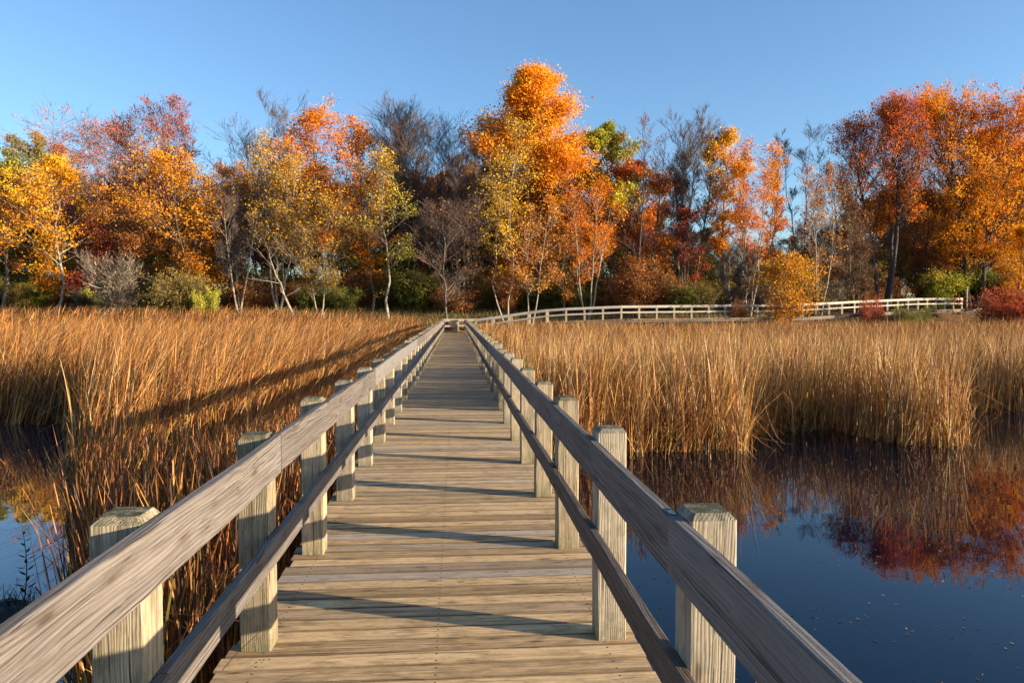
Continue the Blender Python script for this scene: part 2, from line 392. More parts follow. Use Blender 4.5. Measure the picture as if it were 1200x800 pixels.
# ------------------------------------------------------------------ reeds
REED_PAL = np.array([(0.60, 0.29, 0.065), (0.52, 0.20, 0.035), (0.31, 0.095, 0.022), (0.10, 0.04, 0.016), (0.68, 0.42, 0.15), (0.56, 0.245, 0.045), (0.18, 0.15, 0.025), (0.56, 0.35, 0.045)])
def blades(x, y, z, h, lean_x, lean_y, w, rng, brk, nseg, pal_w, pal=REED_PAL*np.array([1.05, 1.06, 1.3]), lns=0.12, cvs=0.17):
    n = len(x)
    t = np.linspace(0, 1, nseg+1)[None, :]
    az = rng.uniform(0, 2*np.pi, n); ln = np.abs(rng.normal(0, lns, n))+0.01
    lx = lean_x+np.cos(az)*ln; ly = lean_y+np.sin(az)*ln
    cv = np.abs(rng.normal(0, cvs, n))
    hx = lx[:, None]*t+lx[:, None]*3.0*cv[:, None]*t**3+np.cos(az)[:, None]*cv[:, None]*0.9*t**3
    hy = ly[:, None]*t+ly[:, None]*2.0*cv[:, None]*t**3+np.sin(az)[:, None]*cv[:, None]*0.9*t**3
    zz = t*(1-0.30*cv[:, None]*t**2)+0*hx
    # broken leaves fold over at a random height
    bf = rng.random(n) < brk; bt = rng.uniform(0.35, 0.85, n); ba = rng.uniform(0, 2*np.pi, n)
    over = np.clip(t-bt[:, None], 0, 1)*bf[:, None]
    hx = hx+over*np.cos(ba)[:, None]*0.9; hy = hy+over*np.sin(ba)[:, None]*0.9; zz = zz-over*rng.uniform(1.0, 1.9, n)[:, None]
    cx = x[:, None]+hx*h[:, None]; cy = y[:, None]+hy*h[:, None]; cz = np.maximum(z[:, None]+zz*h[:, None], 0.01)
    sa = rng.normal(0, 0.9, n); tw = rng.normal(0, 2.2, n)[:, None]*t
    ww = w[:, None]*(np.clip(1.0-t, 0, 1)**0.55*0.95+0.05)*0.5
    dx = np.cos(sa[:, None]+tw)*ww; dy = np.sin(sa[:, None]+tw)*ww
    V = np.stack([np.stack([cx-dx, cy-dy, cz], -1), np.stack([cx+dx, cy+dy, cz], -1)], 2).reshape(-1, 3)   # n,(seg+1),2,3
    k = nseg+1
    b = (np.arange(n)*k*2)[:, None]+(np.arange(nseg)*2)[None, :]
    F = np.stack([b, b+1, b+3, b+2], -1).reshape(-1, 4)
    ci = rng.choice(len(pal), n, p=pal_w); col = pal[ci]*rng.uniform(0.5, 1.25, n)[:, None]
    mot = np.repeat(rng.uniform(0.45, 1.35, (n, k)), 2, axis=1)[..., None] if len(pal) == 8 else 1.0      # dead leaves are mottled along their length
    C = np.ones((n, k*2, 4), np.float32); C[:, :, :3] = np.minimum(col[:, None, :]*mot, 0.85)
    return V, F, C.reshape(-1, 4)
def join(parts):
    V, F, C = [], [], []; b = 0
    for v, f, c in parts: V.append(v); F.append(f+b); C.append(c); b += len(v)
    return np.concatenate(V), np.concatenate(F), np.concatenate(C)
def edgeR(x):
    e = np.interp(x, [1.0, 2.8, 3.4, 5.1, 5.5, 7.7, 8.1, 9.4, 9.7, 11.0, 13, 16, 30, 60], [12.4, 12.5, 12.7, 12.7, 14.4, 14.6, 12.9, 12.7, 16.0, 17.0, 17.5, 16.5, 16.0, 18])
    return e+0.25*vnoise(x*2.2, x*0+3, 1)+0.10*np.sin(x*9)
def inL(x, y):
    near_ = (x > -0.515*y+0.12*vnoise(y*2, y, 5)+0.1) & (y > 3.2)
    return (x < -1.28) & (near_ | (y > 16.6+0.3*vnoise(x*1.7, x, 8)))
def field(x0, x1, y0, y1, dens, rng, test):
    n = int((x1-x0)*(y1-y0)*dens); n_c = max(1, n//7)       # plants of about seven leaves
    cx = rng.uniform(x0, x1, n_c); cy = rng.uniform(y0, y1, n_c)
    x = np.repeat(cx, 7)+rng.normal(0, 0.045, n_c*7); y = np.repeat(cy, 7)+rng.normal(0, 0.045, n_c*7)
    k = test(x, y) & (np.abs(x) < 0.95*np.abs(y)+9); pid = np.repeat(rng.random(n_c), 7)
    return x[k], y[k], pid[k]
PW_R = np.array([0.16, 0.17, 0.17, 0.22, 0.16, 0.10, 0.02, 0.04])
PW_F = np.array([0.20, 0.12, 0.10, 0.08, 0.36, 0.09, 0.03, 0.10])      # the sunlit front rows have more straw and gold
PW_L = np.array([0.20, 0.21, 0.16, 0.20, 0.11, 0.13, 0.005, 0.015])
PW_N = np.array([0.06, 0.14, 0.26, 0.42, 0.02, 0.07, 0.02, 0.01])      # shade beside the near railing, painted in as darker brown leaf colours
# right bed
parts = []; rng = np.random.default_rng(5)
tR = lambda x, y: (x > 1.22) & (y > edgeR(x)) & (y < 59.5)
for (y0, y1, x1, dens, w, seg) in ((12, 15.5, 24, 330, 0.017, 8), (15.5, 21, 26, 190, 0.018, 7), (21, 34, 36, 85, 0.024, 5), (34, 47, 48, 48, 0.036, 4), (47, 58.5, 58, 34, 0.048, 4)):
    x, y, pid = field(1.0, x1, y0, y1, dens, rng, tR)
    if y1 > 50: k = y < np.interp(x, [0, 6, 14, 22, 30, 40, 55], [59, 58.6, 57.0, 57.4, 58.5, 58.5, 58.5]); x, y, pid = x[k], y[k], pid[k]
    g0 = np.maximum(ground(x, y), 0.0)
    hh = (2.02+0.34*(pid-0.5)+(0.16+0.14*(x < 5))*vnoise(x*1.1, y*1.1, 3))*rng.uniform(0.5, 1.12, len(x))
    hh = np.minimum(hh, np.maximum(2.02-sstep(35, 55, y)*0.08*(x < 45)+0.5*sstep(46, 58, y)*sstep(20, 40, x)+rng.normal(0, .07, len(x))-g0, 0.3))
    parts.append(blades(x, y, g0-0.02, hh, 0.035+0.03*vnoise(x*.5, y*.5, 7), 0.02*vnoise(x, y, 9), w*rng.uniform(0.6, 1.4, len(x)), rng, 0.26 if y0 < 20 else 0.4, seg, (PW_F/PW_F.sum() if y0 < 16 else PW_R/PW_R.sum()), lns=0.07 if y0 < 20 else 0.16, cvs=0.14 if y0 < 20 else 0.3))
# scattered single stems thinning out into the water, then leaning and fallen leaves along its edge
x = rng.uniform(1.5, 16, 420); y = edgeR(x)-np.abs(rng.normal(0, 0.30, 420))
parts.append(blades(x, y, x*0, rng.uniform(0.25, 1.3, 420), rng.normal(0, 0.10, 420), rng.normal(0, 0.10, 420), np.full(420, 0.012), rng, 0.3, 6, PW_R/PW_R.sum()))
x = rng.uniform(1.5, 12, 900); y = edgeR(x)+rng.uniform(-0.12, 0.3, 900)
parts.append(blades(x, y, x*0, rng.uniform(0.6, 1.5, 900), rng.normal(0, 0.35, 900), -np.abs(rng.normal(0, 0.3, 900)), np.full(900, 0.011), rng, 0.35, 5, PW_R/PW_R.sum()))
V, F, C = join(parts)
o = mesh_np('cattail_reeds', V, F, M_REED, attrs={'Col': C}); tag(o, 'tall tan cattail bed standing in dark water right of the boardwalk', 'reeds', kind='stuff')
# left bed
parts = []
for (y0, y1, x0, dens, w, seg) in ((2.5, 9, -6, 480, 0.015, 7), (9, 17, -10, 360, 0.017, 7), (17, 23, -28, 180, 0.018, 6), (23, 35, -38, 90, 0.025, 5), (35, 48, -50, 48, 0.037, 4), (48, 62, -62, 34, 0.048, 4)):
    x, y, pid = field(x0, -1.42, y0, y1, dens, rng, inL)
    k = y < np.interp(x, [-60, -30, -10, 0], [60, 60, 61, 61.5]); x, y, pid = x[k], y[k], pid[k]
    g0 = np.maximum(ground(x, y), 0.0)
    d = -1.28-x
    low = 0.48+0.52*sstep(0.9, 3.2, d+0.5*vnoise(y*0.7, x, 4)); low = np.where(y < 9, np.maximum(low, 0.55+0.45*sstep(10, 6, y)), low)
    hh = (2.05+0.3*(pid-0.5)+0.2*vnoise(x*0.7, y*0.7, 6))*rng.uniform(0.5, 1.12, len(x))*low*np.interp(y, [3, 8, 13], [.66, .76, 1.0])
    cap = np.interp(x, [-60, -14, -8, -2], [3.1, 3.0, 2.8, 2.25]); hh = np.where(y > 35, np.minimum(hh, np.maximum(cap+rng.normal(0, .08, len(x))-g0, 0.3)), hh)
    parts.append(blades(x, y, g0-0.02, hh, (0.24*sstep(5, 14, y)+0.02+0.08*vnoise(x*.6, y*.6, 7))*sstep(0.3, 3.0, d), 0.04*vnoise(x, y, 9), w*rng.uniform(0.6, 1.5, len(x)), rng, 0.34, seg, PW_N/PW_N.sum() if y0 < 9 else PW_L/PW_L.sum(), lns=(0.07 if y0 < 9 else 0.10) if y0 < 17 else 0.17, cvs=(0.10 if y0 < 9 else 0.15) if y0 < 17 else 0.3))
V, F, C = join(parts)
o = mesh_np('cattail_reeds', V, F, M_REED, attrs={'Col': C}); tag(o, 'orange brown cattail bed leaning right beside the left railing', 'reeds', kind='stuff')

# ------------------------------------------------------------------ trees
WOB = [1.0]
def unit(v): return v/np.maximum(np.linalg.norm(v, axis=-1, keepdims=True), 1e-9)
def spawn(P, Rr, n, t0, t1, Lf, ang, m, up, rr, wob, rng, lensel=None):
    """n children on each polyline of P (N,k,3); Lf(s, N) gives their length."""
    N, k, _ = P.shape
    s = t0+(t1-t0)*((np.arange(n)[None, :]+rng.random((N, n)))/n)
    f = s*(k-1); i = np.minimum(f.astype(int), k-2); fr = (f-i)[..., None]
    ar = np.arange(N)[:, None]
    A, B = P[ar, i], P[ar, i+1]
    st = A*(1-fr)+B*fr; tan = unit(B-A)
    r0 = Rr[ar, i]*(1-fr[..., 0])+Rr[ar, i+1]*fr[..., 0]
    L = Lf(s)
    rnd = unit(rng.normal(size=(N, n, 3))); perp = unit(rnd-(rnd*tan).sum(-1, keepdims=True)*tan)
    a = ang(s)+rng.normal(0, 0.14, s.shape)
    d = unit(np.cos(a)[..., None]*tan+np.sin(a)[..., None]*perp+np.array([0, 0, 1.0])*up*0.6)
    st, d, L, r0 = st.reshape(-1, 3), d.reshape(-1, 3), L.reshape(-1), r0.reshape(-1)
    t = np.linspace(0, 1, m)[None, :, None]
    Pn = st[:, None]+d[:, None]*L[:, None, None]*t+np.array([0, 0, 1.0])*(up*L*0.18)[:, None, None]*t**2
    wb = np.cumsum(rng.normal(0, wob*WOB[0], Pn.shape), 1)*L[:, None, None]/m; wb -= wb[:, :1]
    Pn = Pn+wb
    Rn = np.maximum(r0*rr, 0.004)[:, None]*np.linspace(1, 0.35, m)[None, :]
    return Pn, Rn
def tubes(P, Rr, ns):
    N, k, _ = P.shape
    tan = unit(np.gradient(P, axis=1)); ref = np.where(np.abs(tan[..., 2:3]) > 0.9, np.array([1.0, 0, 0]), np.array([0, 0, 1.0]))
    u = unit(np.cross(tan, ref)); v = np.cross(tan, u)
    a = np.arange(ns)*2*np.pi/ns
    V = P[:, :, None]+(u[:, :, None]*np.cos(a)[None, None, :, None]+v[:, :, None]*np.sin(a)[None, None, :, None])*Rr[:, :, None, None]
    b = (np.arange(N)*k*ns)[:, None, None]+(np.arange(k-1)*ns)[None, :, None]
    j = np.arange(ns)[None, None, :]; j2 = (j+1) % ns
    F = np.stack([b+j, b+j2, b+ns+j2, b+ns+j], -1).reshape(-1, 4)
    return V.reshape(-1, 3), F
def jv(L):
    V, F = [], []; b = 0
    for v, f in L: V.append(v); F.append(f+b); b += len(v)
    return np.concatenate(V), np.concatenate(F)
PROF = {'oval': lambda t: 0.25+0.85*np.sin(np.pi*np.clip(t, 0, 1)**0.8),
        'cone': lambda t: 0.25+0.95*(1-t)**0.8*np.clip(t*5, 0, 1),
        'vase': lambda t: 0.45+0.55*t,
        'column': lambda t: 0.55+0.45*np.sin(np.pi*t),
        'round': lambda t: 0.5+0.7*np.sin(np.pi*np.clip(t, 0, 1)**1.1)}
def tree_mesh(seed, H, RW, prof='oval', stems=1, t0=0.3, ang=(1.1, 0.45), leaves=6000, size=0.2, pal=((.5, .3, .05),), hgrad=0.3,
              twigs=3, n1=18, n2=7, n3=6, rad=0.16, spread=0.10, up=0.4, lean=(0, 0), inner=0.25, sig=0.25):
    """trunk+limbs mesh, twig mesh, leaf mesh, all around the origin at the tree's base; scaled to H high and RW half wide."""
    rng = np.random.default_rng(seed); WOB[0] = 1.0 if leaves else 0.55
    m0 = 9; t = np.linspace(0, 1, m0)[None, :, None]
    azs = rng.uniform(0, 2*np.pi)+np.arange(stems)*2*np.pi/stems+rng.normal(0, 0.3, stems)
    hs = H*np.where(np.arange(stems) == 0, 0.93, rng.uniform(0.72, 0.95, stems))
    sp = spread*(1 if stems > 1 else 0.25)
    D = np.stack([np.cos(azs)*sp*H+lean[0]*H, np.sin(azs)*sp*H+lean[1]*H, hs], 1)
    P0 = D[:, None]*t; P0[:, :, :2] = D[:, None, :2]*t**0.8
    wb = np.cumsum(rng.normal(0, 0.007, P0.shape), 1)*H; wb -= wb[:, :1]; wb[..., 2] = 0
    P0 = P0+wb; P0[:, :, :2] += (np.stack([np.cos(azs), np.sin(azs)], 1)*rad*0.9*(stems > 1))[:, None]
    R0 = rad*(1.0 if stems == 1 else 0.72)*(np.array([1.35]+[1]*(m0-1))*np.linspace(1, 0.12, m0))[None, :]*np.ones((stems, 1))
    pf = PROF[prof]
    L1 = lambda s: RW*pf((s-t0)/(1-t0))*rng.uniform(0.75, 1.15, s.shape)
    P1, R1 = spawn(P0, R0, n1, t0, 0.99, L1, lambda s: ang[0]+(ang[1]-ang[0])*(s-t0)/(1-t0), 6, up, 0.55, 0.07, rng)
    l1 = np.linalg.norm(P1[:, -1]-P1[:, 0], axis=1)
    P2, R2 = spawn(P1, R1, n2, 0.18, 0.98, lambda s: (l1[:, None]*0.58*(1.1-0.6*s))*rng.uniform(0.7, 1.3, s.shape), lambda s: (0.72 if leaves else 0.58)+0*s, 4, up*0.8, 0.6, 0.07, rng)
    l2 = np.linalg.norm(P2[:, -1]-P2[:, 0], axis=1)
    P3, R3 = spawn(P2, R2, n3, 0.15, 1.0, lambda s: (l2[:, None]*0.55*(1.1-0.5*s))*rng.uniform(0.6, 1.3, s.shape), lambda s: (0.65 if leaves else 0.45)+0*s, 3, up*0.7, 0.6, 0.05, rng)
    tw = [P3]; twr = [np.maximum(R3, 0.006)]
    if twigs > 3:
        l3 = np.linalg.norm(P3[:, -1]-P3[:, 0], axis=1)
        P4, R4 = spawn(P3, R3, 4, 0.2, 1.0, lambda s: np.maximum(l3[:, None]*0.65*rng.uniform(0.5, 1.3, s.shape), 0.25), lambda s: 0.40+0*s, 2, up*0.7, 0.7, 0.0, rng)
        R4 = np.full_like(R4, 0.0075 if leaves else 0.0095)
    # fit to the asked size
    allp = P3.reshape(-1, 3)
    kz = H/np.percentile(allp[:, 2], 99.7); off = allp[:, :2]-np.array([lean[0], lean[1]])*allp[:, 2:3]
    cen = np.median(off, axis=0); zc = max(np.median(allp[:, 2]), 0.3*H)
    kx = RW/np.percentile(np.abs(off[:, 0]-cen[0]*allp[:, 2]/zc), 95 if leaves else 97)
    sc = np.array([kx, kx, kz]); shr = cen/zc
    for Q in [P0, P1, P2, P3]+([P4] if twigs > 3 else []): Q[..., :2] -= Q[..., 2:3]*shr
    P0, P1, P2, P3 = P0*sc, P1*sc, P2*sc, P3*sc
    trunk = [tubes(P0, R0, 7), tubes(P1, R1, 5), tubes(P2, np.maximum(R2, 0.011), 3)]
    twig = [tubes(P3, np.maximum(R3, 0.008), 3)]
    if twigs > 3: P4 = P4*sc; twig.append(tubes(P4, R4, 3))
    out = {'trunk': jv(trunk), 'twig': jv(twig), 'leaf': None}
    if leaves:
        src = P3; nb = len(src)
        # clumps: some twigs carry many leaves, others few
        leaves = int(leaves*3.1); size = size*0.70; wgt = rng.random(nb)**1.2+0.08; wgt /= wgt.sum()
        bi = rng.choice(nb, leaves, p=wgt); s = rng.uniform(inner, 1.05, leaves)
        f = np.clip(s, 0, 1)*(src.shape[1]-1); i = np.minimum(f.astype(int), src.shape[1]-2); fr = (f-i)[:, None]
        c = src[bi, i]*(1-fr)+src[bi, i+1]*fr+rng.normal(0, sig, (leaves, 3))*np.array([1, 1, 0.8])
        sz = size*np.clip(rng.lognormal(-0.1, 0.38, leaves), 0.35, 2.2)
        nrm = unit(rng.normal(size=(leaves, 3))*0.8+np.array([0.55, -0.55, 0.25])); r = unit(rng.normal(size=(leaves, 3)))
        u = unit(np.cross(nrm, r)); v = np.cross(nrm, u)
        # a leaf spray: kite of four points folded along its rib
        q = np.stack([c-u*sz[:, None]*0.55, c-v*sz[:, None]*0.36+nrm*sz[:, None]*0.12, c+u*sz[:, None]*0.6, c+v*sz[:, None]*0.36+nrm*sz[:, None]*0.12], 1)
        F = np.arange(leaves*4).reshape(-1, 4)
        pal = np.array(pal, float); P3h = src[:, -1, 2]/H
        br = rng.random(nb); l1r = rng.random(len(P1)); par = (np.arange(nb)//(n3*n2))
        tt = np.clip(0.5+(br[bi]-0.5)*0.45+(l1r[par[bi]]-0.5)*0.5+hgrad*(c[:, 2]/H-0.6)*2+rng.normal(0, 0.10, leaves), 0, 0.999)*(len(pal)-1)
        k = tt.astype(int); fk = (tt-k)[:, None]
        col = pal[k]*(1-fk)+pal[np.minimum(k+1, len(pal)-1)]*fk
        col = col*rng.uniform(0.75, 1.15, leaves)[:, None]
        C = np.ones((leaves, 4, 4), np.float32); C[:, :, :3] = col[:, None]
        out['leaf'] = (q.reshape(-1, 3), F, C.reshape(-1, 4))
    return out
def make_tree(name, label, cat, loc, data, bark='grey', group=None, twigbark='twig', rot=0.0):
    root = empty(name, loc); root.rotation_euler = (0, 0, rot); tag(root, label, cat, group)
    mesh_np('trunk', data['trunk'][0], data['trunk'][1], M_BARK[bark], root, smooth=True)
    tv, tf = data['twig']
    if data['leaf'] is not None:
        # leaves and the twigs that carry them are one crown
        lv, lf, lc_ = data['leaf']
        n = len(tv); tc = np.zeros((n, 4), np.float32); tc[:] = (0.16, 0.11, 0.085, 1)
        if bark == 'pale': tc[:] = (0.22, 0.17, 0.125, 1)
        mesh_np('crown', np.concatenate([tv, lv]), np.concatenate([tf, lf+n]), M_LEAF, root, {'Col': np.concatenate([tc, lc_])})
    else:
        mesh_np('crown', tv, tf, M_BARK[twigbark], root)
    return root
def copy_tree(root, loc, rz, sc, label, group):
    r = root.copy(); COL.objects.link(r); r.location = loc; r.rotation_euler = (0, 0, rz); r.scale = (sc, sc, sc*random.uniform(0.93, 1.07))
    r['label'] = label; r['group'] = group
    for ch in root.children:
        c = ch.copy(); COL.objects.link(c); c.parent = r
    return r
def tree_at(px, ytop, Y, hw, name, label, cat='tree', seed=1, bark='grey', rot=0.0, **kw):
    b = at(px, 350, Y); gz = float(ground(b.x, Y))-0.05
    top = at(px, ytop, Y).z; H = top-gz; RW = hw/FPX*Y
    d = tree_mesh(seed, H, RW, **kw)
    return make_tree(name, label, cat, (b.x, Y, gz), d, bark, rot=rot)

YEL = [(.46, .22, .01), (.64, .32, .012), (.78, .43, .015), (.84, .52, .03)]
GOLD = [(.36, .12, .008), (.58, .21, .008), (.74, .31, .008), (.80, .38, .015)]
ORG = [(.54, .14, .012), (.74, .20, .01), (.84, .27, .01), (.86, .36, .02)]
TAN = [(.34, .14, .04), (.52, .21, .035), (.68, .28, .04), (.76, .36, .07)]
PINK = [(.40, .10, .05), (.60, .15, .08), (.70, .20, .13), (.60, .26, .15)]
RED = [(.16, .02, .012), (.34, .05, .015), (.50, .09, .03), (.55, .14, .06)]
FIRE = [(.80, .38, .02), (.84, .28, .02), (.78, .20, .03), (.66, .12, .05)]
RUST = [(.24, .085, .025), (.40, .15, .035), (.52, .20, .04), (.54, .27, .09)]
GRN = [(.06, .09, .015), (.12, .15, .02), (.22, .22, .03), (.36, .30, .05)]
LIME = [(.14, .20, .02), (.34, .38, .03), (.62, .55, .05), (.72, .62, .08)]
OLV = [(.09, .075, .015), (.18, .14, .025), (.28, .20, .035), (.38, .25, .05)]

